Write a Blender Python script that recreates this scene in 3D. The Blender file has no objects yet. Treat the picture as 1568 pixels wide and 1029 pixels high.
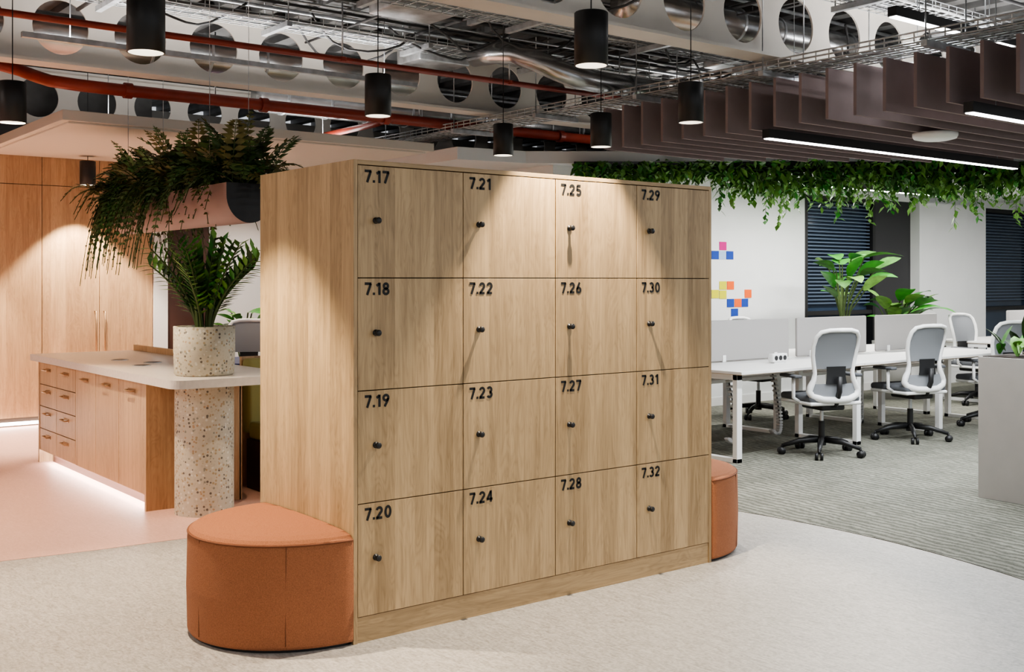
import bpy, bmesh, math, random
from mathutils import Vector, Matrix
random.seed(7)
R=random.random
def U(a,b): return a+(b-a)*R()
pi=math.pi
# ---------------------------------------------------------------- materials
def newmat(name):
    m=bpy.data.materials.new(name); m.use_nodes=True
    nt=m.node_tree; b=nt.nodes['Principled BSDF']
    return m,nt,b
def N(nt,t,**k):
    n=nt.nodes.new(t)
    for a,v in k.items(): setattr(n,a,v)
    return n
def mat(name,col,rough=.5,metal=0,emit=None,es=0,var=0,vscale=8,bump=0,bscale=200,alpha=1):
    m,nt,b=newmat(name)
    b.inputs['Base Color'].default_value=(*col,1)
    b.inputs['Roughness'].default_value=rough
    b.inputs['Metallic'].default_value=metal
    if emit:
        b.inputs['Emission Color'].default_value=(*emit,1); b.inputs['Emission Strength'].default_value=es
    tc=None
    if var or bump: tc=N(nt,'ShaderNodeTexCoord')
    if var:
        n=N(nt,'ShaderNodeTexNoise'); n.inputs['Scale'].default_value=vscale; n.inputs['Detail'].default_value=3
        nt.links.new(tc.outputs['Object'],n.inputs['Vector'])
        r=N(nt,'ShaderNodeValToRGB')
        r.color_ramp.elements[0].position=.3; r.color_ramp.elements[1].position=.7
        r.color_ramp.elements[0].color=(*[max(0,c*(1-var)) for c in col],1)
        r.color_ramp.elements[1].color=(*[min(1,c*(1+var)) for c in col],1)
        nt.links.new(n.outputs['Fac'],r.inputs['Fac']); nt.links.new(r.outputs['Color'],b.inputs['Base Color'])
    if bump:
        n2=N(nt,'ShaderNodeTexNoise'); n2.inputs['Scale'].default_value=bscale
        nt.links.new(tc.outputs['Object'],n2.inputs['Vector'])
        bp=N(nt,'ShaderNodeBump'); bp.inputs['Strength'].default_value=bump; bp.inputs['Distance'].default_value=.003
        nt.links.new(n2.outputs['Fac'],bp.inputs['Height']); nt.links.new(bp.outputs['Normal'],b.inputs['Normal'])
    return m
def mth(nt,op,a,bv=None,c=None):
    n=N(nt,'ShaderNodeMath',operation=op)
    for i,x in enumerate((a,bv,c)):
        if x is None: continue
        if isinstance(x,(int,float)): n.inputs[i].default_value=x
        else: nt.links.new(x,n.inputs[i])
    return n.outputs[0]
def wood(name,c1,c2,stave=.085,horizontal=False,rough=.45):
    m,nt,b=newmat(name)
    tc=N(nt,'ShaderNodeTexCoord'); sp=N(nt,'ShaderNodeSeparateXYZ'); nt.links.new(tc.outputs['Object'],sp.inputs[0])
    X,Y,Z=sp.outputs
    if horizontal:
        s=Z; l=mth(nt,'ADD',X,Y)
    else:
        s=mth(nt,'ADD',X,Y); l=Z
    idx=mth(nt,'FLOOR',mth(nt,'DIVIDE',s,stave))
    wn=N(nt,'ShaderNodeTexWhiteNoise',noise_dimensions='1D'); nt.links.new(idx,wn.inputs['W'])
    cb=N(nt,'ShaderNodeCombineXYZ'); nt.links.new(mth(nt,'MULTIPLY',s,60.),cb.inputs[0])
    nt.links.new(mth(nt,'MULTIPLY',wn.outputs['Value'],40.),cb.inputs[1]); nt.links.new(mth(nt,'MULTIPLY',l,2.6),cb.inputs[2])
    n1=N(nt,'ShaderNodeTexNoise'); n1.inputs['Scale'].default_value=1; n1.inputs['Detail'].default_value=6; n1.inputs['Roughness'].default_value=.65; n1.inputs['Distortion'].default_value=.9
    nt.links.new(cb.outputs[0],n1.inputs['Vector'])
    cb2=N(nt,'ShaderNodeCombineXYZ'); nt.links.new(mth(nt,'MULTIPLY',s,11.),cb2.inputs[0])
    nt.links.new(mth(nt,'MULTIPLY',wn.outputs['Value'],30.),cb2.inputs[1]); nt.links.new(mth(nt,'MULTIPLY',l,1.4),cb2.inputs[2])
    n2=N(nt,'ShaderNodeTexNoise'); n2.inputs['Scale'].default_value=1; n2.inputs['Detail'].default_value=2; n2.inputs['Distortion'].default_value=1.2
    nt.links.new(cb2.outputs[0],n2.inputs['Vector'])
    rings=mth(nt,'ABSOLUTE',mth(nt,'SINE',mth(nt,'MULTIPLY',n2.outputs['Fac'],46.)))
    f=mth(nt,'ADD',mth(nt,'MULTIPLY',n1.outputs['Fac'],.52),mth(nt,'MULTIPLY',n2.outputs['Fac'],.30))
    f=mth(nt,'ADD',f,mth(nt,'MULTIPLY',rings,.08))
    f=mth(nt,'ADD',f,mth(nt,'MULTIPLY',wn.outputs['Value'],.16))
    r=N(nt,'ShaderNodeValToRGB'); r.color_ramp.elements[0].position=.36; r.color_ramp.elements[1].position=.70
    r.color_ramp.elements[0].color=(*c1,1); r.color_ramp.elements[1].color=(*c2,1)
    nt.links.new(f,r.inputs['Fac']); nt.links.new(r.outputs['Color'],b.inputs['Base Color'])
    b.inputs['Roughness'].default_value=rough
    return m
OAK=wood('oak_laminate',(.285,.192,.098),(.56,.40,.222),.095)
OAKP=wood('oak_plinth',(.285,.192,.098),(.55,.39,.215),horizontal=True)
OAKW=wood('kitchen_oak',(.38,.235,.125),(.62,.415,.24),stave=.14)
def terrazzo():
    m,nt,b=newmat('terrazzo')
    tc=N(nt,'ShaderNodeTexCoord')
    v=N(nt,'ShaderNodeTexVoronoi'); v.inputs['Scale'].default_value=56
    nt.links.new(tc.outputs['Object'],v.inputs['Vector'])
    sp=N(nt,'ShaderNodeSeparateColor'); nt.links.new(v.outputs['Color'],sp.inputs[0])
    r=N(nt,'ShaderNodeValToRGB'); r.color_ramp.interpolation='CONSTANT'
    e=r.color_ramp.elements; e[0].position=0; e[0].color=(.50,.46,.36,1); e[1].position=.42; e[1].color=(.66,.64,.56,1)
    for p,c in ((.56,(.40,.32,.20)),(.76,(.15,.13,.11)),(.86,(.44,.31,.20)),(.93,(.28,.28,.23))):
        x=e.new(p); x.color=(*c,1)
    nt.links.new(sp.outputs[0],r.inputs['Fac'])
    lt=mth(nt,'LESS_THAN',v.outputs['Distance'],.42)
    mx=N(nt,'ShaderNodeMix',data_type='RGBA'); nt.links.new(lt,mx.inputs['Factor'])
    mx.inputs[6].default_value=(.54,.50,.40,1); nt.links.new(r.outputs['Color'],mx.inputs[7])
    nt.links.new(mx.outputs[2],b.inputs['Base Color']); b.inputs['Roughness'].default_value=.6
    return m
TERR=terrazzo()
def vinyl(name,c1,c2,scale=1):
    m,nt,b=newmat(name)
    tc=N(nt,'ShaderNodeTexCoord'); mp=N(nt,'ShaderNodeMapping'); mp.inputs['Rotation'].default_value=(0,0,.7); mp.inputs['Scale'].default_value=(30*scale,9*scale,1)
    nt.links.new(tc.outputs['Object'],mp.inputs[0])
    n=N(nt,'ShaderNodeTexNoise'); n.inputs['Scale'].default_value=1.6; n.inputs['Detail'].default_value=6; n.inputs['Roughness'].default_value=.75; n.inputs['Distortion'].default_value=1.4
    nt.links.new(mp.outputs[0],n.inputs['Vector'])
    n3=N(nt,'ShaderNodeTexNoise'); n3.inputs['Scale'].default_value=70
    nt.links.new(tc.outputs['Object'],n3.inputs['Vector'])
    f=mth(nt,'ADD',mth(nt,'MULTIPLY',n.outputs['Fac'],.7),mth(nt,'MULTIPLY',n3.outputs['Fac'],.3))
    r=N(nt,'ShaderNodeValToRGB'); r.color_ramp.elements[0].position=.38; r.color_ramp.elements[1].position=.60
    r.color_ramp.elements[0].color=(*c1,1); r.color_ramp.elements[1].color=(*c2,1)
    nt.links.new(f,r.inputs['Fac']); nt.links.new(r.outputs['Color'],b.inputs['Base Color'])
    b.inputs['Roughness'].default_value=.42
    return m
VIN=vinyl('beige_vinyl',(.275,.255,.228),(.50,.475,.44))
PINK=vinyl('pink_vinyl',(.68,.40,.31),(.78,.48,.39))
def carpet():
    m,nt,b=newmat('striped_carpet')
    tc=N(nt,'ShaderNodeTexCoord')
    mp=N(nt,'ShaderNodeMapping'); mp.inputs['Rotation'].default_value=(0,0,.12); nt.links.new(tc.outputs['Object'],mp.inputs[0])
    w=N(nt,'ShaderNodeTexWave',wave_type='BANDS',bands_direction='X'); w.inputs['Scale'].default_value=5.0; w.inputs['Distortion'].default_value=6.0; w.inputs['Detail'].default_value=4; w.inputs['Detail Scale'].default_value=1.3; w.inputs['Detail Roughness'].default_value=.65
    nt.links.new(mp.outputs[0],w.inputs['Vector'])
    n=N(nt,'ShaderNodeTexNoise'); n.inputs['Scale'].default_value=120; nt.links.new(tc.outputs['Object'],n.inputs['Vector'])
    n4=N(nt,'ShaderNodeTexNoise'); n4.inputs['Scale'].default_value=4; nt.links.new(tc.outputs['Object'],n4.inputs['Vector'])
    f=mth(nt,'ADD',mth(nt,'MULTIPLY',w.outputs['Fac'],mth(nt,'MULTIPLY',n4.outputs['Fac'],.9)),mth(nt,'MULTIPLY',n.outputs['Fac'],.52))
    r=N(nt,'ShaderNodeValToRGB'); r.color_ramp.elements[0].position=.14; r.color_ramp.elements[1].position=.82
    r.color_ramp.elements[0].color=(.066,.066,.050,1); r.color_ramp.elements[1].color=(.27,.27,.225,1)
    nt.links.new(f,r.inputs['Fac']); nt.links.new(r.outputs['Color'],b.inputs['Base Color'])
    b.inputs['Roughness'].default_value=.95
    return m
CARP=carpet()
ORANGE=mat('orange_fabric',(.325,.128,.060),.95,var=.20,vscale=260,bump=.7,bscale=380)
ORSEAM=mat('orange_seam',(.18,.065,.03),.9)
BLACK=mat('black_metal',(.012,.012,.013),.45)
INK=mat('black_lettering',(.006,.006,.006),.6)
DARK=mat('dark_gap',(.05,.03,.018),.8)
WHITE=mat('white_paint',(.76,.77,.77),.6,var=.02,vscale=3)
WHM=mat('white_metal',(.82,.82,.81),.35)
BEAMW=mat('beam_white',(.65,.615,.565),.5,var=.05,vscale=4)
DECK=mat('metal_deck',(.15,.15,.15),.55,var=.4,vscale=3)
GALV=mat('galvanised_steel',(.52,.54,.56),.35,metal=.65,var=.25,vscale=12)
DUCT=mat('duct_steel',(.55,.56,.57),.26,metal=.92,var=.2,vscale=6)
CABLE=mat('grey_cable',(.07,.07,.073),.6)
REDP=mat('red_pipe',(.30,.042,.022),.4,var=.12,vscale=9)
LED=mat('led_strip',(1,1,1),.5,emit=(1,.98,.96),es=9)
LEDW=mat('led_warm',(1,1,1),.5,emit=(1,.86,.68),es=16)
LEDK=mat('led_kick',(1,1,1),.5,emit=(1,.93,.88),es=14)
BAFF=mat('mauve_felt',(.26,.20,.20),.95,bump=.3,bscale=250,var=.05)
CANW=mat('canopy_white',(.68,.64,.57),.7)
MAUVE=mat('mauve_metal',(.32,.21,.19),.5)
G1=mat('leaf_dark',(.022,.055,.014),.5,var=.4,vscale=14)
G2=mat('leaf_mid',(.05,.145,.028),.5,var=.35,vscale=14)
G3=mat('leaf_light',(.15,.33,.06),.5,var=.3,vscale=14)
G4=mat('leaf_bright',(.06,.27,.04),.35,var=.25,vscale=10)
FERN1=mat('fern_olive',(.12,.115,.034),.6,var=.5,vscale=10)
FERN2=mat('fern_green',(.07,.13,.035),.6,var=.5,vscale=10)
STEM=mat('stem_green',(.07,.11,.03),.6)
SOIL=mat('soil',(.03,.02,.014),.95,bump=.5,bscale=60)
CHW=mat('chair_white_plastic',(.78,.78,.77),.35)
CHG=mat('chair_grey_mesh',(.20,.21,.225),.9,bump=.4,bscale=500)
CHS=mat('chair_seat_fabric',(.10,.105,.115),.95,bump=.4,bscale=500)
DESK=mat('desk_white',(.80,.79,.77),.4)
DEDGE=mat('desk_edge_ply',(.55,.42,.30),.6)
SCRN=mat('screen_grey_felt',(.38,.365,.355),.95,bump=.3,bscale=400)
PLBOX=mat('planter_grey',(.45,.44,.42),.5,var=.03)
OLIVE=mat('olive_upholstery',(.34,.31,.12),.9,bump=.3,bscale=300)
DWOOD=mat('dark_brown_panel',(.06,.025,.017),.5)
GLASS=mat('dusk_glass',(.030,.050,.085),.12)
SLAT=mat('blind_slat',(.085,.12,.18),.5)
GRAPH=mat('graphite_panel',(.03,.03,.033),.5)
BLUE=mat('blue_tabletop',(.05,.07,.22),.4)
STONE=mat('counter_stone',(.68,.63,.58),.3,var=.05,vscale=40)
BRASS=mat('bronze_handle',(.40,.27,.16),.35,metal=.7)
CHAIN=mat('cable_spine',(.5,.5,.5),.5)
# ---------------------------------------------------------------- builder
class MB:
    def __init__(s): s.v=[];s.f=[];s.m=[];s.sm=[];s.mats=[]
    def mi(s,m):
        if m not in s.mats: s.mats.append(m)
        return s.mats.index(m)
    def add(s,vs,fs,m,smooth=False):
        o=len(s.v); s.v.extend([tuple(p) for p in vs]); i=s.mi(m)
        for f in fs: s.f.append(tuple(o+k for k in f)); s.m.append(i); s.sm.append(smooth)
    def box(s,x0,x1,y0,y1,z0,z1,m):
        vs=[(x0,y0,z0),(x1,y0,z0),(x1,y1,z0),(x0,y1,z0),(x0,y0,z1),(x1,y0,z1),(x1,y1,z1),(x0,y1,z1)]
        s.add(vs,[(3,2,1,0),(4,5,6,7),(0,1,5,4),(1,2,6,5),(2,3,7,6),(3,0,4,7)],m)
    def rbox(s,c,d,m,bev=.01,seg=3,rot=None,smooth=True):
        bm=bmesh.new(); bmesh.ops.create_cube(bm,size=1)
        bmesh.ops.scale(bm,vec=d,verts=bm.verts)
        bmesh.ops.bevel(bm,geom=bm.edges[:],offset=bev,segments=seg,affect='EDGES',profile=.5)
        M=Matrix.Translation(c)
        if rot is not None: M=M@rot
        bm.transform(M); bm.verts.index_update()
        s.add([v.co.copy() for v in bm.verts],[[v.index for v in f.verts] for f in bm.faces],m,smooth); bm.free()
    def prism(s,pts,z0,z1,m,smooth=False):
        n=len(pts)
        vs=[(x,y,z0) for x,y in pts]+[(x,y,z1) for x,y in pts]
        s.add(vs,[tuple(range(n-1,-1,-1)),tuple(range(n,2*n))],m)
        s.add(vs,[(i,(i+1)%n,n+(i+1)%n,n+i) for i in range(n)],m,smooth)
    def lathe(s,c,prof,m,seg=32,smooth=True,axis='z'):
        vs=[];fs=[]
        k=len(prof)
        for i in range(seg):
            a=2*pi*i/seg
            for r,z in prof:
                x,y=r*math.cos(a),r*math.sin(a)
                if axis=='z': vs.append((c[0]+x,c[1]+y,c[2]+z))
                elif axis=='y': vs.append((c[0]+x,c[1]+z,c[2]+y))
                else: vs.append((c[0]+z,c[1]+x,c[2]+y))
        for i in range(seg):
            j=(i+1)%seg
            for q in range(k-1): fs.append((i*k+q,j*k+q,j*k+q+1,i*k+q+1))
        s.add(vs,fs,m,smooth)
    def cyl(s,c,r,h,m,seg=24,axis='z',r2=None):
        r2=r if r2 is None else r2
        s.lathe(c,[(r,0),(r2,h)],m,seg,True,axis)
        s.lathe(c,[(0,0),(r,0)],m,seg,False,axis); s.lathe(c,[(r2,h),(0,h)],m,seg,False,axis)
    def tube(s,path,r,m,seg=8,closed=False,flat=None):
        P=[Vector(p) for p in path]; n=len(P); vs=[];fs=[]
        rr=r if isinstance(r,(list,tuple)) else [r]*n
        up=None
        for i,p in enumerate(P):
            a=P[(i-1)%n] if (closed or i>0) else p; b=P[(i+1)%n] if (closed or i<n-1) else p
            t=(b-a).normalized()
            if up is None:
                up=Vector((0,0,1)) if abs(t.z)<.9 else Vector((1,0,0))
            x=t.cross(up)
            if x.length<1e-4: x=t.cross(Vector((0,1,0)))
            x.normalize(); y=x.cross(t).normalized(); up=y
            for k in range(seg):
                an=2*pi*k/seg; vs.append(p+x*math.cos(an)*rr[i]+y*math.sin(an)*rr[i]*(flat or 1))
        for i in range(n if closed else n-1):
            j=(i+1)%n
            for k in range(seg):
                l=(k+1)%seg; fs.append((i*seg+k,i*seg+l,j*seg+l,j*seg+k))
        if not closed:
            fs.append(tuple(range(seg))); fs.append(tuple((n-1)*seg+k for k in range(seg-1,-1,-1)))
        s.add(vs,fs,m,True)
    def leaf(s,base,d,nrm,L,W,m,n=4,droop=0.,fold=.25):
        d=Vector(d).normalized(); nrm=Vector(nrm); side=d.cross(nrm)
        if side.length<1e-3: side=d.cross(Vector((1,0,.1)))
        side.normalize(); nn=side.cross(d).normalized()
        vs=[];fs=[]
        for i in range(n+1):
            t=i/n; w=W*.5*math.sin(pi*min(1,t*.93+.05))**.8
            if i==n: w=W*.02
            c=Vector(base)+d*L*t+Vector((0,0,-1))*droop*L*t*t
            vs+= [c-side*w+nn*w*fold,c,c+side*w+nn*w*fold]
        for i in range(n):
            o=i*3; fs+=[(o,o+1,o+4,o+3),(o+1,o+2,o+5,o+4)]
        s.add(vs,fs,m,True)
    def dleaf(s,base,d,nrm,L,W,m):
        d=Vector(d).normalized(); side=d.cross(Vector(nrm))
        if side.length<1e-3: side=Vector((1,0,0))
        side.normalize(); b=Vector(base)
        s.add([b,b+d*L*.4+side*W*.5,b+d*L,b+d*L*.4-side*W*.5],[(0,1,2,3)],m)
    def done(s,name,loc=(0,0,0),rz=0,bevel=0,parent=None,normals=True):
        me=bpy.data.meshes.new(name); me.from_pydata(s.v,[],s.f)
        for m in s.mats: me.materials.append(m)
        me.polygons.foreach_set('material_index',s.m); me.polygons.foreach_set('use_smooth',s.sm)
        me.update()
        if normals:
            bm=bmesh.new(); bm.from_mesh(me); bmesh.ops.recalc_face_normals(bm,faces=bm.faces); bm.to_mesh(me); bm.free()
        o=bpy.data.objects.new(name,me); bpy.context.scene.collection.objects.link(o)
        o.location=loc; o.rotation_euler=(0,0,rz)
        if bevel:
            md=o.modifiers.new('bev','BEVEL'); md.width=bevel; md.segments=2; md.limit_method='ANGLE'
        if parent: o.parent=parent
        return o
def copyobj(o,loc,rz=0):
    c=o.copy(); bpy.context.scene.collection.objects.link(c); c.location=loc; c.rotation_euler=(0,0,rz); return c
def light(kind,loc,energy,col=(1,1,1),parent=None,name='lamp',rot=(0,0,0),**k):
    l=bpy.data.lights.new(name,kind); l.energy=energy; l.color=col
    for a,v in k.items(): setattr(l,a,v)
    o=bpy.data.objects.new(name,l); bpy.context.scene.collection.objects.link(o)
    o.location=loc; o.rotation_euler=rot
    if parent: o.parent=parent
    return o
# ================================================================ ROOM SHELL
WB=4.72; KB=7.74
b=MB(); b.box(-6,17,-7,9.5,-.1,0,VIN); b.done('floor')
pts=[(-6,2.24),(-.77,2.24),(-.3,2.18),(.16,2.15),(1.5,2.15),(2.3,2.3),(2.3,KB),(-6,KB)]
b=MB(); b.prism(pts,0,.002,PINK); b.done('floor_pink_vinyl')
pts=[]
for i in range(61):
    an=math.radians(62-i*124/60); pts.append((-.70+3.9*math.cos(an),.10+3.9*math.sin(an)))
pts+=[(1.2,-7),(17,-7),(17,WB),(1.13,WB)]
b=MB(); b.prism(pts,0,.003,CARP); b.done('floor_carpet')
b=MB(); 
b.box(-6,17,-7,9.5,3.55,3.65,DECK)
x=-6
while x<17:
    b.box(x,x+.12,-7,9.5,3.49,3.55,DECK); x+=.3
b.done('ceiling')
b=MB(); b.box(-6,2.01,KB,KB+.1,2.70,3.49,DECK); b.box(-6,2.01,KB+.02,KB+.1,0,2.70,WHITE); b.done('wall_kitchen')
b=MB(); b.box(2.01,6.0,KB,KB+.1,0,2.67,WHITE); b.box(2.01,17,9.4,9.5,0,3.49,BEAMW); b.done('wall_back')
b=MB(); b.box(-6.1,-6,-7,9.5,0,3.55,WHITE); b.done('wall_left')
b=MB(); b.box(17,17.1,-7,9.5,0,3.55,WHITE); b.done('wall_right')
b=MB()
b.box(5.1,9.06,WB,WB+.15,0,2.6,WHITE); b.box(9.06,17,WB,WB+.15,2.5,2.6,WHITE)
b.box(9.06,11.39,WB,WB+.15,0,.25,WHITE); b.box(11.39,13.1,WB-.12,WB+.15,0,2.5,WHITE)
b.box(13.1,14.8,WB,WB+.15,0,.25,WHITE); b.box(14.8,17,WB,WB+.15,0,2.5,WHITE)
b.box(5.0,5.1,WB,KB,0,2.6,WHITE)
b.done('wall_office')
b=MB(); b.box(5.1,9.06,WB-.012,WB,0,.1,WHM); b.box(9.06,11.39,WB-.012,WB,0,.1,WHM); b.done('baseboard_office')
def window(n,x0,x1,z0,z1,panel=None):
    b=MB(); y=WB+.04
    b.box(x0,x1,y+.06,y+.07,z0,z1,GLASS)
    for (xa,xb) in ((x0,x0+.06),(x1-.06,x1)): b.box(xa,xb,y-.04,y+.07,z0,z1,BLACK)
    for (za,zb) in ((z0,z0+.06),(z1-.06,z1),(z0+.75,z0+.80)): b.box(x0,x1,y-.03,y+.07,za,zb,BLACK)
    if panel: b.box(x1,panel,y-.02,y+.07,z0,z1,GRAPH)
    z=z1-.1
    while z>z0+.85:
        b.box(x0+.07,x1-.07,y+.0,y+.03,z,z+.016,SLAT); z-=.045
    b.done('window_%d'%n)
window(1,9.06,10.55,.25,2.5,11.39)
window(2,13.1,14.8,.25,2.5)
b=MB(); b.prism([(3.95,4.9),(4.7,4.78),(5.1,4.47),(8.6,1.73),(12,-1),(17,-1),(17,WB+.15),(5.1,WB+.15),(5.1,KB),(3.95,KB)],2.6,2.72,WHITE); b.done('ceiling_office_soffit')
b=MB(); b.box(.33,3.77,5.03,KB,2.67,2.75,CANW); b.box(.39,3.71,5.09,KB-.06,2.655,2.67,CANW)
b.done('ceiling_kitchen_canopy',bevel=.004)
# ================================================================ KITCHEN WALL CUPBOARDS
b=MB()
b.box(-6,2.01,KB-.02,KB+.02,0.0,2.66,DARK)
xs=[-3.6,-3.03,-2.46,-1.90,-1.34,-.78,-.225,.335,.894,1.454,2.005]
for i in range(len(xs)-1):
    b.box(xs[i]+.003,xs[i+1]-.003,KB-.04,KB-.02,.09,2.375,OAKW)
    b.box(xs[i]+.003,xs[i+1]-.003,KB-.04,KB-.02,2.381,2.66,OAKW)
for i in range(1,len(xs)-1,2):
    for sx in (-.045,.045):
        x=xs[i]+sx
        b.tube([(x,KB-.04,.68),(x,KB-.075,.68),(x,KB-.075,1.12),(x,KB-.04,1.12)],.008,BRASS)
b.box(-3.6,2.005,KB-.06,KB-.045,.02,.05,LEDK)
b.done('kitchen_wall_cupboards')
b=MB(); b.box(2.01,2.16,KB-.06,KB,0,2.67,WHITE); b.box(2.16,2.62,KB-.05,KB,0,2.67,DWOOD); b.done('trim_1')
# ================================================================ LOCKERS
LW=2.075; LD=.84; LH=1.908
b=MB()
b.box(0,.018,0,LD,0,LH,OAK); b.box(LW-.018,LW,0,LD,0,LH,OAK)
b.box(.018,LW-.018,0,LD,LH-.018,LH,OAKP)
b.box(.018,LW-.018,.03,LD-.03,.0,LH-.018,DARK)
b.box(.018,LW-.018,.006,.03,.0,.100,OAKP); b.box(.018,LW-.018,LD-.03,LD-.006,.0,.100,OAKP)
z0=.102; rh=(LH-.020-z0)/4; cw=(LW-.036)/4
for k in range(4):
    for r in range(4):
        for (y0,y1) in ((0.0,.02),(LD-.02,LD)):
            b.box(.018+k*cw+.002,.018+(k+1)*cw-.002,y0,y1,z0+r*rh+.002,z0+(r+1)*rh-.002,OAK)
lock=b.done('locker_cabinet',bevel=.0008)
kb=MB()
for k in range(4):
    for r in range(4):
        x=.018+k*cw+.082; z=z0+(r+.5)*rh+.005
        for y,sg in ((0,-1),(LD,1)):
            kb.lathe((x,y,z),[(.013,0),(.013,sg*.004),(.007,sg*.006),(.007,sg*.016),(.0125,sg*.019),(.0125,sg*.027),(.010,sg*.030),(0,sg*.030)],BLACK,20,True,'y')
kb.done('door_knobs',parent=lock)
def E(cx,cy,rx,ry,a0,a1,n=20):
    return [(cx+rx*math.cos(math.radians(a0+(a1-a0)*i/n)),cy+ry*math.sin(math.radians(a0+(a1-a0)*i/n))) for i in range(n+1)]
G={'0':[E(.29,.5,.21,.42,0,360,28)],'1':[[(.05,.74),(.29,.93)],[(.30,1.0),(.30,0)]],
'2':[E(.28,.69,.21,.23,170,-30)+[(.07,.08)],[(.0,.08),(.53,.08)]],
'3':[E(.27,.71,.2,.21,155,-90),E(.27,.29,.22,.21,90,-155)],
'4':[[(.42,0),(.42,1)],[(.40,.93),(.06,.28)],[(-.02,.26),(.58,.26)]],
'5':[[(.5,.92),(.09,.92)],[(.13,.92),(.10,.48)],E(.28,.31,.21,.235,140,-150)],
'6':[E(.29,.29,.21,.215,0,360,24),[(.09,.34),(.17,.58),(.40,1.0)]],
'7':[[(.0,.92),(.56,.92)],[(.51,.93),(.20,0)]],
'8':[E(.29,.73,.175,.19,0,360,24),E(.29,.28,.21,.205,0,360,24)],
'9':[E(.29,.71,.21,.215,0,360,24),[(.49,.66),(.41,.42),(.18,0)]]}
def numeral(b,txt,x,z,h,y=-.0009,th=.215):
    for ch_ in txt:
        if ch_=='.':
            b.box(x-.06*h,x+.15*h,y-.0004,y,z,z+.20*h,INK); x+=.24*h; continue
        for st in G[ch_]:
            P=[Vector((p[0]*1.10,p[1])) for p in st]; n=len(P); off=[]
            cl=(P[0]-P[-1]).length<1e-4
            for i in range(n):
                a=P[i-1] if i>0 else (P[-2] if cl else P[i]); c=P[i+1] if i<n-1 else (P[1] if cl else P[i])
                t=(c-a).normalized(); nrm=Vector((-t.y,t.x)); 
                k=1.0
                if 0<i<n-1:
                    t1=(P[i]-P[i-1]).normalized(); k=min(1.6,1/max(.4,abs(nrm.dot(Vector((-t1.y,t1.x))))))
                off.append(nrm*th/2*k)
            vs=[(x+(P[i].x+off[i].x)*h,y-.0004,z+(P[i].y+off[i].y)*h) for i in range(n)]+[(x+(P[i].x-off[i].x)*h,y-.0004,z+(P[i].y-off[i].y)*h) for i in range(n)]
            b.add(vs,[(i,i+1,n+i+1,n+i) for i in range(n-1)],INK)
        x+=(.81 if ch_!='1' else .62)*h
b=MB()
for k in range(4):
    for r in range(4):
        numeral(b,'7.%d'%(17+4*k+(3-r)),.018+k*cw+.032,z0+(r+1)*rh-.068,.049)
b.done('door_numbers',parent=lock,normals=False)
# ================================================================ POUFS
def pouf(cx,sgn,name):
    b=MB(); cy=LD/2; ra=.475; rb=.425; H=.43; n=40
    def ring(ins,z):
        L=[]
        for i in range(n+1):
            t=-pi/2+pi*i/n
            L.append((cx+sgn*(.004+max(0,(ra-ins)*math.cos(t))),cy+(rb-ins)*math.sin(t),z))
        for i in (3,2,1):
            L.append((cx+sgn*.004,cy-(rb-ins)+2*(rb-ins)*i/4,z))
        return L
    prof=[(.02,.0,BLACK),(.02,.012,BLACK),(.006,.014,ORANGE),(0,.025,ORANGE),(-.004,.2,ORANGE),(0,H-.035,ORANGE),(.006,H-.012,ORANGE),(.022,H,ORANGE),(.07,H+.008,ORANGE),(.2,H+.014,ORANGE),(.33,H+.016,ORANGE)]
    rings=[ring(i,z) for i,z,_ in prof]; m=len(rings[0])
    for q in range(len(rings)-1):
        vs=rings[q]+rings[q+1]
        b.add(vs,[(i,(i+1)%m,m+(i+1)%m,m+i) for i in range(m)],prof[q+1][2],True)
    b.add(rings[-1],[tuple(range(m))],ORANGE,True)
    b.tube([(x,y,z+.001) for x,y,z in ring(.002,H-.018)][:n+1],.004,ORSEAM,6)
    for t in (-1.0,-.1,.8):
        x=cx+sgn*(ra*math.cos(t)+.005); y=cy+(rb+.001)*math.sin(t)
        b.tube([(x,y,.03),(x,y,H*.5),(x-sgn*.003,y,H-.02)],.0018,ORSEAM,5)
    return b.done(name)
pouf(0,-1,'upholstered_pouf'); pouf(LW,1,'upholstered_pouf.001')
# ================================================================ PENDANTS
def pendant(x,y,zb=2.37,e=60,size=78,col=(1,.80,.58),blend=.5):
    b=MB(); r=.075; h=.235
    b.lathe((0,0,0),[(r-.006,.0),(r,.0),(r,h-.004),(r-.004,h),(0,h)],BLACK,32)
    b.lathe((0,0,0),[(r-.006,0),(r-.012,.05),(.045,.075)],WHM,32)
    b.lathe((0,0,0),[(.045,.075),(0,.075)],LEDW,24)
    b.tube([(0,0,h),(0,0,3.49-zb)],.003,BLACK,6)
    b.cyl((0,0,3.47-zb),.04,.02,BLACK,16)
    o=b.done('pendant_light',(x,y,zb),normals=False)
    light('SPOT',(0,0,.066),e,col,parent=o,name='bulb',spot_size=math.radians(size),spot_blend=blend,shadow_soft_size=.016)
    return o
pendant(1.10,-.17,2.38,265,72,(1,.85,.66),.42); pendant(-.60,.62,2.35,270,74,(1,.82,.60),.4); pendant(1.10,1.64); pendant(2.70,.72,2.37,90,70,(1,.92,.84)); pendant(2.87,2.77)
pendant(-.53,2.98,2.34,170,90); pendant(1.22,7.32,2.37,280,84,(1,.85,.68),.35); pendant(3.09,1.93); pendant(-.3,7.32,2.37,280,84,(1,.85,.68),.35)
pendant(-2.2,.8,2.37,50); pendant(-.55,-2.3,2.37,50)
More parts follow.
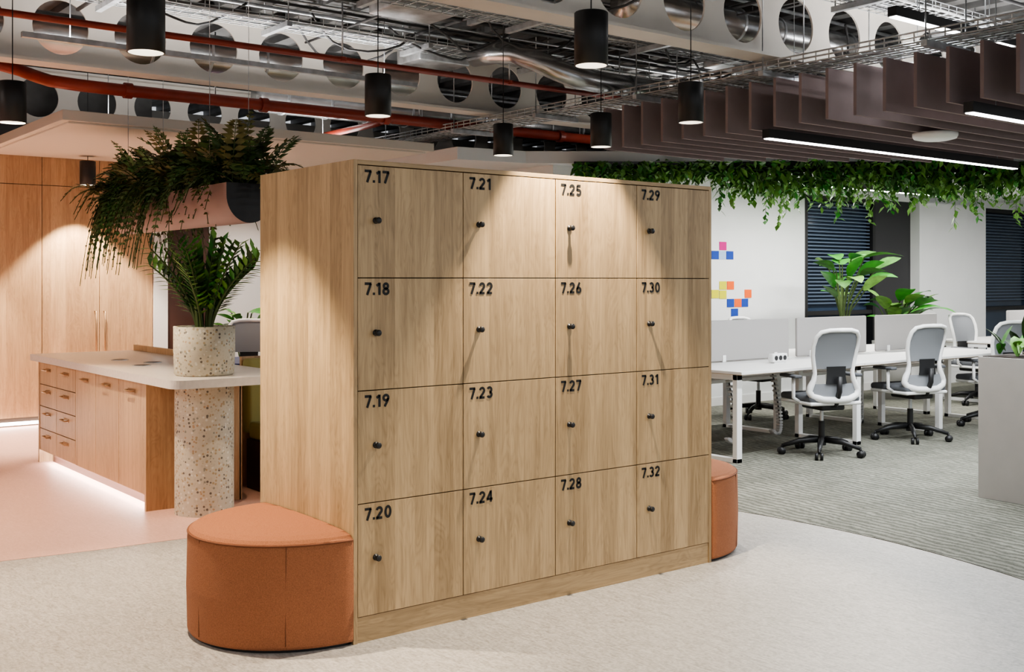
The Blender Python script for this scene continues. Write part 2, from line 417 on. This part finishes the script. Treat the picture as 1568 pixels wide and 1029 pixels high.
# ================================================================ BEAMS
def beam(y,x0,x1,xh,name='cellular_steel_beam'):
    b=MB(); zc=3.2; hh=.25; sp=.56; r=.19
    n0=math.floor((x0-xh)/sp)
    k=n0
    while xh+k*sp<x1:
        cx=xh+k*sp; ca=math.atan2(hh,sp/2)
        A=sorted([2*pi*i/32 for i in range(32)]+[ca,pi-ca,pi+ca,2*pi-ca])
        inn=[];out=[]
        for a in A:
            c,s_=math.cos(a),math.sin(a)
            q=min((sp/2)/abs(c) if abs(c)>1e-6 else 9,hh/abs(s_) if abs(s_)>1e-6 else 9)
            inn.append((cx+r*c,zc+r*s_)); out.append((cx+q*c,zc+q*s_))
        m=len(A)
        for yy in (y-.007,y+.007):
            vs=[(p[0],yy,p[1]) for p in inn]+[(p[0],yy,p[1]) for p in out]
            b.add(vs,[(i,(i+1)%m,m+(i+1)%m,m+i) for i in range(m)],BEAMW)
        vs=[(p[0],y-.007,p[1]) for p in inn]+[(p[0],y+.007,p[1]) for p in inn]
        b.add(vs,[(i,(i+1)%m,m+(i+1)%m,m+i) for i in range(m)],BEAMW,True)
        k+=1
    b.box(x0,x1,y-.10,y+.10,zc-hh-.02,zc-hh,BEAMW); b.box(x0,x1,y-.10,y+.10,zc+hh-.0,zc+hh+.02,BEAMW)
    return b.done(name,normals=False)
beam(4.23,-5.9,16.5,1.77); beam(1.04,-5.9,16.5,3.54); beam(7.42,-5.9,16.5,1.9); beam(-2.15,-5.9,16.5,1.9)
# ================================================================ SERVICES
b=MB(); b.tube([(-5.5,3.12,3.0),(4.6,3.12,3.0)],.022,REDP,10)
for x in (-2,.2,1.7,3.2,4.4):
    b.cyl((x,3.12,2.985),.03,.03,REDP,12,'z'); b.tube([(x,3.12,3.0),(x,3.12,3.48)],.006,GALV,6)
b.tube([(4.6,3.12,3.0)]+[(4.6,3.12,2.9)]+[(4.6,3.12,2.8)],.022,REDP,10)
b.done('sprinkler_pipe')
b=MB(); P=[(-5.5,5.6,3.15),(-.2,5.6,3.15)]+[(.0,5.58,3.14),(.13,5.5,3.1),(.2,5.3,3.03),(.26,5.1,2.97),(.4,4.92,2.93),(.6,4.88,2.92)]+[(7,4.88,2.92)]
b.tube(P,.048,REDP,16)
for x in (.75,1.9,3.1,4.0,5.2): b.lathe((x,4.88,2.92),[(.048,0),(.062,0),(.062,.06),(.048,.06)],REDP,16,False,'x')
for x in (1.5,3.5,5.5): b.tube([(x,4.88,2.9),(x,4.88,3.48)],.006,GALV,6)
b.tube([(3.2,4.88,2.92),(3.2,5.2,2.9),(3.2,6.4,2.9)],.03,REDP,12)
b.done('sprinkler_main_pipe')
def tray(axis,c,z,s0,s1,w,name,cables=4,wr=.003):
    b=MB()
    def P(s,t,zz): return (s,c+t,zz) if axis=='x' else (c+t,s,zz)
    for t in [-w/2+w*i/6 for i in range(7)]: b.tube([P(s0,t,z),P(s1,t,z)],wr,GALV,4)
    for t in (-w/2,w/2):
        for zz in (z+.03,z+.06): b.tube([P(s0,t,zz),P(s1,t,zz)],wr*1.1,GALV,4)
    s=s0
    while s<s1:
        b.tube([P(s,-w/2,z+.06),P(s,-w/2,z),P(s,w/2,z),P(s,w/2,z+.06)],wr,GALV,4); s+=.1
    for i in range(cables):
        t0=U(-w/2+.03,w/2-.03); pts=[]; s=s0
        while s<=s1: pts.append(P(s,t0+U(-.012,.012),z+.014+U(0,.014))); s+=.3
        b.tube(pts,U(.006,.011),random.choice([CABLE,GALV,CABLE,WHM]),6)
    s=s0+.4
    while s<s1:
        b.box(*( (s-.02,s+.02,c-w/2-.06,c+w/2+.06) if axis=='x' else (c-w/2-.06,c+w/2+.06,s-.02,s+.02)),z-.045,z-.008,GALV)
        for t in (-w/2-.04,w/2+.04): b.tube([P(s,t,z-.04),P(s,t,3.48)],.005,GALV,5)
        s+=1.2
    return b.done(name,normals=False)
tray('y',3.92,2.845,-3,6.5,.36,'cable_tray',8,.0055); tray('x',3.55,3.28,-5,10,.3,'cable_tray.001'); tray('x',2.1,3.22,-5,10,.42,'cable_tray.002',6)
tray('x',.45,3.25,1.2,12,.3,'cable_tray.003',6); tray('x',-.9,3.1,3.5,14,.3,'cable_tray.004')
tray('x',2.65,3.36,-5,9,.25,'cable_tray.005')
def duct(path,r,name):
    b=MB(); b.tube(path,r,DUCT,24)
    for i in range(len(path)-1):
        a,c=Vector(path[i]),Vector(path[i+1]); L=(c-a).length
        if L>.5:
            k=int(L/.45); d=(c-a).normalized(); ax='x' if abs(d.x)>.9 else ('y' if abs(d.y)>.9 else 'z')
            for j in range(k):
                p=a+d*(j+.5)*L/k; b.lathe(tuple(p),[(r,0),(r+.008,0),(r+.008,.02),(r,.02)],GALV,24,False,ax)
    return b.done(name)
duct([(-5.5,4.75,3.25),(3.0,4.75,3.25)]+[(3.2,4.73,3.25),(3.4,4.68,3.24),(3.5,4.6,3.2)],.17,'ventilation_duct')
duct([(3.1,3.45,3.25),(3.12,3.2,3.24),(3.16,3.0,3.21),(3.24,2.84,3.14),(3.36,2.72,3.06),(3.5,2.66,3.01),(3.66,2.64,2.995),(4.4,2.64,2.995)],.085,'ventilation_duct.001')
duct([(3.0,1.62,3.32),(12,1.62,3.32)],.12,'ventilation_duct.002')
duct([(5.6,1.9,3.12),(5.6,3.95,3.12)],.11,'ventilation_duct.003')
duct([(-5,.1,3.3),(.3,.1,3.3)],.14,'ventilation_duct.004')
duct([(2.4,6.0,3.2),(9,6.0,3.2)],.16,'ventilation_duct.005')
b=MB()
for i in range(24):
    y=random.choice([U(-1,.85),U(1.2,4.05),U(1.2,4.05),U(4.95,6.5)]); z=U(3.3,3.46); b.tube([(-5.5,y,z),(U(4,13),y,z)],U(.008,.016),random.choice([GALV,GALV,CABLE,CABLE]),6)
for i in range(24):
    x=U(-2,9); z=U(3.30,3.47); ya,yb=random.choice([(-1.9,.9),(1.18,4.08),(1.18,4.08)]); b.tube([(x,ya,z),(x,yb,z)],U(.008,.014),random.choice([GALV,CABLE]),6)
for i in range(18):
    x=U(-1,6); y=U(1.3,4); P=[]
    for j in range(9): P.append((x+j*.12,y+.1*math.sin(j*.9+i),3.4-.22*math.sin(pi*j/8)))
    b.tube(P,.009,CABLE,6)
b.done('electrical_conduits')
b=MB()
for (x,y) in ((1.9,2.5),(3.0,3.9),(5.1,2.4)):
    b.rbox((x,y,3.3),(.5,.35,.14),GALV,.01,2)
    for sx in (-.2,.2): b.tube([(x+sx,y,3.36),(x+sx,y,3.49)],.006,GALV,5)
b.done('fan_coil_units')
# ================================================================ BAFFLES
b=MB(); a0=3.67; ys=[1.07+.2055*i for i in range(-9,8)]
def aend(y): return 7.2-(y-1.03)*1.46 if y>1.03 else 7.2-(y-1.03)*.9
for y in ys: b.box(a0,aend(y),y,y+.022,2.45,2.77,BAFF)
for x in (a0+.65,a0+2.0):
    b.box(x,x+.03,ys[0],1.9 if x>5 else ys[-1],2.77,2.79,BLACK)
    for y in (-.5,.6,1.6): b.tube([(x,y,2.78),(x,y,3.48)],.004,GALV,5)
b.done('acoustic_ceiling_baffles')
def linlight(x0,x1,y,z,e,name='linear_pendant_light',col=(1,.97,.93)):
    b=MB(); b.box(x0,x1,y-.03,y+.03,z,z+.06,BLACK); b.box(x0+.01,x1-.01,y-.024,y+.024,z-.006,z,LED)
    for x in (x0+.3,x1-.3): b.tube([(x,y,z+.06),(x,y,2.6 if x>7.5 and y>1 else 3.48)],.003,GALV,5)
    o=b.done(name)
    light('AREA',((x0+x1)/2,y,z-.012),e,col,parent=o,name='led_source',shape='RECTANGLE',size=x1-x0-.05,size_y=.05)
linlight(3.71,7.0,.98,2.385,80,col=(.93,.97,1)); linlight(3.71,8.2,-.46,2.385,95,col=(.93,.97,1)); linlight(6.9,9.9,3.3,2.42,95); linlight(10.2,13,2.0,2.42,80)
linlight(3.85,5.3,.12,3.06,14,col=(.93,.97,1))
b=MB(); b.lathe((4.83,.42,2.40),[(0,0),(.09,.0),(.14,.012),(.15,.03),(.15,.05),(0,.05)],WHM,36); b.done('ceiling_sensor')
# ================================================================ HANGING IVY
b=MB()
T=[Vector((5.0,4.40,2.55)),Vector((8.45,1.70,2.55)),Vector((11.6,-.85,2.55))]
def tp(t): return T[0].lerp(T[1],t) if t<1 else T[1].lerp(T[2],t-1)
dv=(T[1]-T[0]).normalized(); nv=Vector((-dv.y,dv.x,0)); 
b.tube([T[0],T[1],T[2]],.06,BLACK,6)
for i in range(6400):
    t=U(0,1.9); th=.35+.65*min(1,t/.5)
    p=tp(t)+nv*U(-.18,.14)+Vector((0,0,U(-.29,.06)*th*(.75+.25*math.sin(t*17)) + (0.02)))
    d=Vector((U(-1,1),U(-1,1),U(-1.2,.3)))
    b.leaf(p,d,(U(-.4,.4),U(-.4,.4),1),U(.05,.11),U(.035,.07),random.choice([G2,G3,G3,G4,G3,G2]),2,.2)
for i in range(420):
    t=U(0.1,1.9); th=.35+.65*min(1,t/.5)
    p=tp(t)+nv*U(-.16,.16); L=U(.12,.36)*th*(1.5 if R()<.2 else 1); n=int(L/.03)
    off=Vector((U(-.1,.1),U(-.1,.1),0)); pp=[p+off*(k/max(1,n))+Vector((0,0,-L*k/max(1,n)-.05)) for k in range(n+1)]
    if len(pp)>1: b.tube([pp[0],pp[len(pp)//2],pp[-1]] if len(pp)>2 else pp,.002,STEM,3)
    mt=random.choice([G2,G3,G3,G4,G3])
    for q in pp: b.leaf(q,(U(-1,1),U(-1,1),U(-1,-.1)),(U(-.3,.3),U(-.3,.3),1),U(.04,.08),U(.03,.055),mt,2,.2)
b.done('hanging_ivy_trough',normals=False)
# ================================================================ HANGING FERN PLANTER
def frond(b,base,ang,L,rise,droop,m,lw=.07,n=15,sr=.003):
    d=Vector((math.cos(ang),math.sin(ang),0)); s=Vector((-d.y,d.x,0)); P=[]
    for i in range(n+1):
        t=i/n; P.append(Vector(base)+d*L*t*(1-.15*t)+Vector((0,0,rise*t-droop*t*t)))
    b.tube(P[::3]+[P[-1]] if n%3 else P[::3],sr,STEM,3)
    for i in range(1,n+1):
        t=i/n; w=lw*math.sin(pi*(t*.85+.12))
        tg=(P[i]-P[i-1]).normalized()
        for sg in (-1,1):
            dd=s*sg+tg*.45+Vector((0,0,-.15+U(-.12,.12)))
            b.dleaf(P[i],dd,tg.cross(s),w,w*.38+.007,m)
        if i%2==0:
            q=P[i]+tg*.01
            for sg in (-1,1): b.dleaf(q,s*sg*.8+tg*.6+Vector((0,0,U(-.4,.3))),(0,0,1),w*.8,w*.35,m)
px=.93; pz=1.97; y0=2.98; y1=5.35
b=MB(); seg=24; prof=[]
for i in range(seg+1):
    a=pi*1.0+pi*i/seg; prof.append((px+.16*math.cos(a),pz+.02+.18*math.sin(a)))
prof=[(px-.16,pz+.10)]+prof+[(px+.16,pz+.10)]; n=len(prof)
vs=[(x,y0,z) for x,z in prof]+[(x,y1,z) for x,z in prof]
b.add(vs,[(i,i+1,n+i+1,n+i) for i in range(n-1)],MAUVE,True)
b.add([(px+.152*(x-px)/.15,y0-.004,z) for x,z in prof],[tuple(range(n))],BLACK); b.add([(x,y1,z) for x,z in prof],[tuple(range(n))],MAUVE)
b.box(px-.15,px+.15,y0+.01,y1-.01,pz+.03,pz+.06,SOIL)
for y in (3.3,4.9):
    for x in (px-.14,px+.14): b.tube([(x,y,pz+.08),(x,y,3.48)],.0025,GALV,4)
pl=b.done('hanging_planter_trough',normals=False)
b=MB()
for i in range(540):
    y=U(y0-.02,y1+.15); x=px+U(-.12,.12); a=U(0,2*pi); far=(y-y0)/(y1-y0)
    frond(b,(x,y,pz+.10),a,U(.20,.46),U(.30,.76),U(.2,.66)+.12*far,random.choice([FERN1,FERN1,FERN2,G2,FERN2]),U(.055,.105),12)
for i in range(56):
    y=y0+(y1-y0)*(U(0.25,1.05)**.6); sg=random.choice([-1,-1,1]); 
    frond(b,(px+sg*.12,y,pz+.1),(pi if sg<0 else 0)+U(-.5,.5),U(.2,.3),.25,U(.5,.66)+.28*(y-y0)/2.3,random.choice([FERN1,G2,FERN2]),.065,16)
b.done('fern_foliage',parent=pl,normals=False)
# ================================================================ KITCHEN ISLAND
b=MB(); x0,x1=.25,.86; yA,yB=2.98,5.35
b.box(x0+.02,x1,yA+.03,yB,.10,.80,DARK); b.box(x0+.09,x1-.05,yA+.04,yB-.04,0,.10,DWOOD)
b.box(x0-.005,x1+.01,yA,yA+.028,0,.80,OAKW); b.box(x0-.005,x1+.01,yB,yB+.028,.0,.80,OAKW); b.box(x1-.0,x1+.018,yA,yB,0,.80,OAKW)
bays=[yA+.03,3.50,3.97,4.43,4.90,yB]
for i in range(5):
    u0,u1=bays[i]+.003,bays[i+1]-.003
    if i<3:
        b.box(x0,x0+.02,u0,u1,.10,.79,OAKW); hz=[.73]
    else:
        hz=[]
        zz=[.10,.275,.45,.62,.79]
        for q in range(4): b.box(x0,x0+.02,u0,u1,zz[q]+.003,zz[q+1]-.003,OAKW); hz.append(zz[q+1]-.05)
    for z in hz:
        yc=(u0+u1)/2
        b.tube([(x0,yc-.06,z),(x0-.028,yc-.06,z),(x0-.028,yc+.06,z),(x0,yc+.06,z)],.006,BRASS,6)
        b.box(x0-.004,x0,yc-.07,yc+.07,z-.012,z+.012,BRASS)
b.box(x0+.06,x0+.08,yA+.05,yB-.05,.075,.095,LEDK)
cx0,cx1,cy0,cy1,rr=.205,1.02,2.42,5.46,.09
P=[]
for (cx,cy,s) in ((cx1-.28,cy0+.28,-90),):
    P+=[(cx+.28*math.cos(math.radians(s+90*i/10)),cy+.28*math.sin(math.radians(s+90*i/10))) for i in range(11)]
P+=[(cx1,cy1)]+[(cx0,cy1)]
P+=[(cx0+rr+rr*math.cos(math.radians(180+90*i/8)),cy0+rr+rr*math.sin(math.radians(180+90*i/8))) for i in range(9)]
b.prism(P,.80,.85,STONE)
for (x,y) in ((.54,4.35),(.48,3.72),(.64,3.95)):
    b.lathe((x,y,.85),[(.062,0),(.062,.004),(.052,.004)],GALV,24); b.cyl((x,y,.85),.053,.003,BLACK,24)
b.box(1.025,1.055,3.6,5.46,0,.895,OAKW)
isl=b.done('kitchen_island',bevel=.003)
light('AREA',(x0+.05,(yA+yB)/2,.09),16,(1,.90,.84),parent=isl,name='kick_led',shape='RECTANGLE',size=.04,size_y=2.2,rot=(0,math.radians(-55),0))
b=MB(); b.cyl((.53,2.76,0),.178,.80,TERR,48); b.done('terrazzo_column')
b=MB(); b.lathe((.53,2.76,.85),[(0,0),(.170,0),(.180,.012),(.185,.15),(.185,.30),(.165,.30),(.162,.27)],TERR,48); b.cyl((.53,2.76,1.10),.163,.02,SOIL,32)
tp_=b.done('terrazzo_plant_pot')
b=MB()
for i in range(24):
    a=2*pi*i/24+U(-.2,.2); ln=U(.06,.34); h=U(.52,.72)*(1-.25*ln/.48); P=[]
    n=15
    for k in range(n+1):
        t=k/n; P.append(Vector((.53+math.cos(a)*(.04+ln*t**1.6),2.76+math.sin(a)*(.04+ln*t**1.6),1.11+h*(t-.12*t*t))))
    b.tube(P,[.011*(1-.6*k/n) for k in range(n+1)],STEM,5)
    for k in range(4,n+1):
        tg=(P[k]-P[k-1]).normalized(); s=tg.cross(Vector((math.sin(a+1),math.cos(a),.2))).normalized()
        for sg in (-1,1): b.leaf(P[k],s*sg+tg*.8,(0,0,1) if abs(s.z)<.8 else (1,0,0),U(.07,.11),.036,random.choice([G2,G1,G4,G3]),2)
b.done('zz_plant',parent=tp_,normals=False)
b=MB(); b.box(1.08,2.6,2.80,3.35,.0,.34,DWOOD); b.rbox((1.84,3.06,.40),(1.52,.54,.12),OLIVE,.03,4); b.rbox((1.84,3.38,.63),(1.52,.12,.52),OLIVE,.03,4)
b.box(1.08,2.6,3.44,3.47,0,.9,OAKW)
b.done('banquette_bench')
b=MB(); b.cyl((2.0,5.2,.71),.45,.03,BLUE,40); b.cyl((2.0,5.2,0.02),.035,.69,BLACK); b.cyl((2.0,5.2,0),.25,.02,BLACK,32); b.done('cafe_table')
# ================================================================ OFFICE CHAIR
def chair_mesh():
    b=MB()
    for i in range(5):
        a=2*pi*i/5+.3; c,s=math.cos(a),math.sin(a)
        b.tube([(0.03*c,.03*s,.125),(.18*c,.18*s,.115),(.325*c,.325*s,.075)],[.026,.022,.015],BLACK,8)
        b.tube([(.325*c-.0,.325*s,.08),(.325*c,.325*s,.05)],.01,BLACK,6)
        ax=Vector((-s,c,0))
        for o in (-.02,.02):
            p=Vector((.33*c,.33*s,.032))+ax*o
            b.tube([p-ax*.011,p+ax*.011],.03,BLACK,14)
    b.cyl((0,0,.08),.035,.07,BLACK,20); b.cyl((0,0,.14),.026,.14,BLACK,16); b.cyl((0,0,.27),.016,.12,GALV,16)
    b.rbox((0,-.02,.405),(.22,.30,.05),BLACK,.015,2)
    b.rbox((0,.02,.44),(.48,.46,.03),CHW,.014,3); b.rbox((0,.03,.475),(.47,.46,.06),CHS,.027,4)
    def Y(x,z):
        t=(z-.5)/.5; return -.215-.05*t+.04*math.sin(pi*t)+.9*x*x
    out=[(0,1.035),(.10,1.033),(.165,1.018),(.195,.98),(.205,.91),(.20,.83),(.185,.75),(.175,.69),(.185,.63),(.21,.58),(.225,.54),(.205,.50),(.12,.475),(0,.47)]
    full=out+[(-x,z) for x,z in out[-2:0:-1]]
    D=[]
    for i in range(len(full)):
        p,q=full[i],full[(i+1)%len(full)]; D+= [p,((p[0]+q[0])/2,(p[1]+q[1])/2)]
    b.tube([(x,Y(x,z),z) for x,z in D],[.018+.010*max(0,min(1,(.68-z)/.1)) for x,z in D],CHW,8,True)
    def wid(z):
        for i in range(len(out)-1):
            (xa,za),(xb,zb)=out[i],out[i+1]
            if zb<=z<=za and za!=zb: return xa+(xb-xa)*(za-z)/(za-zb)
        return .15
    def panel(z0,z1,m,nz=10,nx=8,oy=0,ws=1.):
        vs=[];fs=[]
        for j in range(nz+1):
            z=z0+(z1-z0)*j/nz; w=wid(z)*ws
            for i in range(nx+1):
                x=-w+2*w*i/nx; vs.append((x,Y(x,z)+oy,z))
        for j in range(nz):
            for i in range(nx): o=j*(nx+1)+i; fs.append((o,o+1,o+nx+2,o+nx+1))
        b.add(vs,fs,m,True)
    panel(.72,1.025,CHG); panel(.60,.74,BLACK,6,8,-.014,.5); panel(.48,.60,CHG,5,8)
    b.tube([(0,-.05,.41),(0,-.20,.43),(0,-.25,.54),(0,-.25,.66)],.022,BLACK,8)
    for s in (-1,1):
        b.tube([(s*.22,-.03,.44),(s*.285,-.03,.48),(s*.285,-.03,.64)],.015,CHW,8)
        b.rbox((s*.285,.01,.655),(.07,.24,.025),CHS,.011,3)
    return b
ch=chair_mesh().done('office_chair',(5.43,1.80,0),math.radians(-20))
for (x,y,r) in ((6.78,1.84,-14),(8.25,1.86,-14),(10.0,3.0,170),(10.7,2.6,10),(2.45,6.35,150),(5.5,3.7,178),(7.0,3.75,184)):
    copyobj(ch,(x,y,0),math.radians(r))
# ================================================================ DESKS
def desks(name,xs,y0,y1):
    b=MB(); H=.72
    for i in range(len(xs)-1):
        ym=(y0+y1)/2
        for (ya,yb) in ((y0,ym-.02),(ym+.02,y1)):
            b.box(xs[i]+.004,xs[i+1]-.004,ya,yb,H-.022,H,DESK); b.box(xs[i]+.006,xs[i+1]-.006,ya+.002,yb-.002,H-.026,H-.022,DEDGE)
    for i,x in enumerate(xs):
        x=x+(.05 if i==0 else (-.13 if i==len(xs)-1 else 0))
        for (ya,yb) in ((y0+.06,(y0+y1)/2-.1),((y0+y1)/2+.1,y1-.06)):
            b.box(x-.03,x+.03,ya,ya+.045,.0,H-.026,WHM); b.box(x-.03,x+.03,yb-.045,yb,.0,H-.026,WHM)
            b.box(x-.03,x+.03,ya,yb,0,.035,WHM); b.box(x-.03,x+.03,ya,yb,H-.07,H-.026,WHM)
    for (ya,yb) in ((y0+.3,y0+.34),(y1-.34,y1-.3)): b.box(xs[0]+.05,xs[-1]-.13,ya,yb,H-.07,H-.03,WHM)
    b.box(xs[0]+.15,xs[-1]-.15,(y0+y1)/2-.1,(y0+y1)/2+.1,H-.17,H-.14,WHM)
    o=b.done(name,bevel=.002); 
    return o
desks('bench_desk',[4.5,6.12,7.42,8.75],1.86,3.5)
desks('bench_desk.001',[10.1,11.5,12.9],2.0,3.6)
for (a_,c_) in ((5.02,6.12),(6.24,7.33),(7.5,8.6),(10.3,11.4),(11.6,12.8)):
    b=MB(); y=2.68 if a_<10 else 2.8
    b.rbox(((a_+c_)/2,y,.905),(c_-a_,.03,.36),SCRN,.012,3)
    for x in (a_+.2,c_-.2): b.box(x-.02,x+.02,y-.022,y+.022,.722,.78,WHM)
    b.done('desk_divider_screen')
b=MB(); b.rbox((5.52,2.32,.765),(.20,.06,.075),CHW,.012,3)
for i in (-1,0,1): b.cyl((5.52+i*.058,2.286,.765),.021,.004,BLACK,16,'y')
b.box(5.45,5.59,2.30,2.34,.72,.735,WHM); b.done('desk_power_socket')
for (sx,sy) in ((4.9,2.35),(5.6,2.45),(6.8,2.45)):
    b=MB(); P=[]
    for k in range(26):
        t=k/25; P.append((sx+.09*math.sin(t*pi)*1.2,sy,.66-.58*math.sin(t*pi*.62)))
    for k in range(25):
        m_=(Vector(P[k])+Vector(P[k+1]))/2; b.rbox(m_,(.045,.05,.02),CHAIN,.006,1,smooth=False)
    b.tube(P,.008,CABLE,5); b.done('cable_spine')
b=MB(); b.rbox((7.75,2.3,.735),(.06,.06,.03),CHW,.01); b.cyl((7.75,2.3,.75),.025,.05,BLACK); b.done('desk_grommet_socket')
cols={'m':(.55,.01,.22),'b':(.01,.05,.32),'y':(.62,.58,.01),'o':(.80,.12,.01),'l':(.35,.48,.68)}
b=MB(); mm={k:mat('note_'+k,v,.8) for k,v in cols.items()}
for (u,v,c) in ((1105,377,'m'),(1094,391,'b'),(1115,391,'b'),(1104,391,'l'),(1105,437,'y'),(1116,437,'o'),(1094,450,'y'),(1142,450,'o'),(1105,451,'y'),(1116,464,'b'),(1127,464,'o'),(1137,464,'b'),(1122,479,'b')):
    x=7.49+(u-1100)*.0119; z=1.43-(v-430)*.00755; b.box(x-.06,x+.06,WB-.006,WB-.001,z-.048,z+.048,mm[c])
b.done('sticky_notes')
# ================================================================ PLANTERS RIGHT
def bigplant(name,x,y,h,spots,r=.22,ph=.6,ls=1):
    b=MB(); b.lathe((x,y,0),[(0,0),(r*.8,0),(r,ph),(r-.02,ph),(r-.025,ph-.04)],PLBOX,32); b.cyl((x,y,ph-.06),r-.03,.02,SOIL,24)
    p=b.done(name); b=MB()
    for i in range(spots):
        a=U(0,2*pi); ln=U(.1,.4)*ls; H=h*U(.45,1)
        if math.sin(a)>0: ln*=.5
        k=.6 if math.sin(a)>.3 else 1
        tip=Vector((x+math.cos(a)*ln,y+math.sin(a)*ln,ph+H))
        b.tube([(x,y,ph-.05),(x+math.cos(a)*ln*.3,y+math.sin(a)*ln*.3,ph+H*.55),tip],.008,STEM,5)
        b.leaf(tip,(math.cos(a),math.sin(a),U(.3,1.1)),(U(-.3,.3),U(-.3,.3),1),U(.34,.5)*ls*k,U(.16,.24)*ls,random.choice([G4,G4,G2,G3]),6,U(.2,.5),.15)
    b.done('foliage',parent=p,normals=False); return p
bigplant('bird_of_paradise_plant',8.75,3.95,.95,22,.22,.75); bigplant('leafy_floor_plant',9.75,3.95,.5,24,.24,.7)
bigplant('leafy_floor_plant.001',13.6,3.9,.7,14)
bigplant('leafy_floor_plant.002',2.75,7.1,.6,30,.2,.5,.6)
b=MB(); b.box(4.73,5.13,-1.75,.05,.0,.93,PLBOX); b.box(4.75,5.11,-1.73,.03,.93,.935,SOIL)
for y in (-.55,-1.15): b.box(4.728,4.73,y-.002,y+.002,0.02,.93,DARK)
pb=b.done('planter_box',bevel=.004)
b=MB()
for i in range(90):
    y=U(-1.7,-.02); x=U(4.78,5.08); a=U(0,2*pi); b.leaf((x,y,.935+U(0,.05)),(math.cos(a)*.6,math.sin(a)*.6,U(.3,1.6)),(0,0,1),U(.14,.34),U(.05,.10),random.choice([G4,G2,G3,G1]),4,U(.1,.5))
b.done('planter_foliage',parent=pb,normals=False)
# ================================================================ LIGHT / WORLD / CAMERA
def fill_downlight(x,y,z,e,col,size=120):  # added spot and housing, fill light under the canopy, no known fitting
    b=MB(); b.lathe((0,0,0),[(.05,.0),(.07,0),(.07,.008)],WHM,24); b.lathe((0,0,.003),[(0,0),(.05,0)],LEDW,24)
    o=b.done('recessed_downlight',(x,y,z),normals=False)
    light('SPOT',(0,0,-.02),e,col,parent=o,name='bulb',spot_size=math.radians(size),spot_blend=.6,shadow_soft_size=.05)
for (x,y) in ((2.2,6.4),(3.0,6.9)): fill_downlight(x,y,2.645,60,(1,.88,.76))
def upl(x,y,z,e,col,sx=1.4,sy=.3,up=0,name='suspended_light_panel',mt=None,top=3.48):
    b=MB(); b.box(x-sx/2,x+sx/2,y-sy/2,y+sy/2,z,z+.035,mt or WHM); b.tube([(x-sx*.4,y,z+.035),(x-sx*.4,y,top)],.004,GALV,5); b.tube([(x+sx*.4,y,z+.035),(x+sx*.4,y,top)],.004,GALV,5)
    o=b.done(name)
    if e: light('AREA',(x,y,z-.004),e,col,parent=o,name='led',shape='RECTANGLE',size=sx-.04,size_y=sy-.04)
    if up: light('AREA',(x,y,z+.04),up,col,parent=o,name='uplight',rot=(pi,0,0),shape='RECTANGLE',size=sx-.04,size_y=sy-.02)
upl(-3.5,-1.5,2.75,42,(1,.95,.90),up=22); upl(.8,-4.5,2.75,48,(1,.98,.96),up=15); upl(-3.8,3.8,2.75,90,(1,.90,.82),up=30); upl(4.2,-4.2,2.75,80,(.88,.94,1),up=15); upl(12,.0,2.5,60,(.95,.97,1),top=2.6)  # panels added around the room for general fill
C=(1,.97,.94)
upl(2.0,5.9,2.752,0,C,2.6,.5,28,'canopy_uplight'); upl(5.3,.3,2.80,0,C,2.2,.6,26,'baffle_uplight'); upl(6.5,3.9,2.73,0,C,1.5,.3,26,'soffit_uplight')  # upward lights added on canopy, baffles and soffit to brighten the ceiling
upl(1.2,3.7,2.99,0,C,3.0,.04,17,'linear_uplight',GALV); upl(1.0,.35,2.99,0,C,3.0,.04,17,'linear_uplight.001',GALV)  # invented slim bars, added to lift the ceiling between the beams
w=bpy.data.worlds.new('world'); bpy.context.scene.world=w; w.use_nodes=True
w.node_tree.nodes['Background'].inputs[0].default_value=(.90,.94,1,1); w.node_tree.nodes['Background'].inputs[1].default_value=.52
cam=bpy.data.cameras.new('camera'); co=bpy.data.objects.new('camera',cam); bpy.context.scene.collection.objects.link(co)
co.location=(-2.182,-3.803,1.43); co.rotation_euler=(pi/2,0,math.radians(-38.0))
cam.sensor_width=36; cam.lens=36*1693/1568; cam.shift_y=-84.5/1568; cam.clip_start=.05
bpy.context.scene.camera=co
vs=bpy.context.scene.view_settings
vs.view_transform='AgX'; vs.look='AgX - Medium High Contrast'; vs.exposure=.40
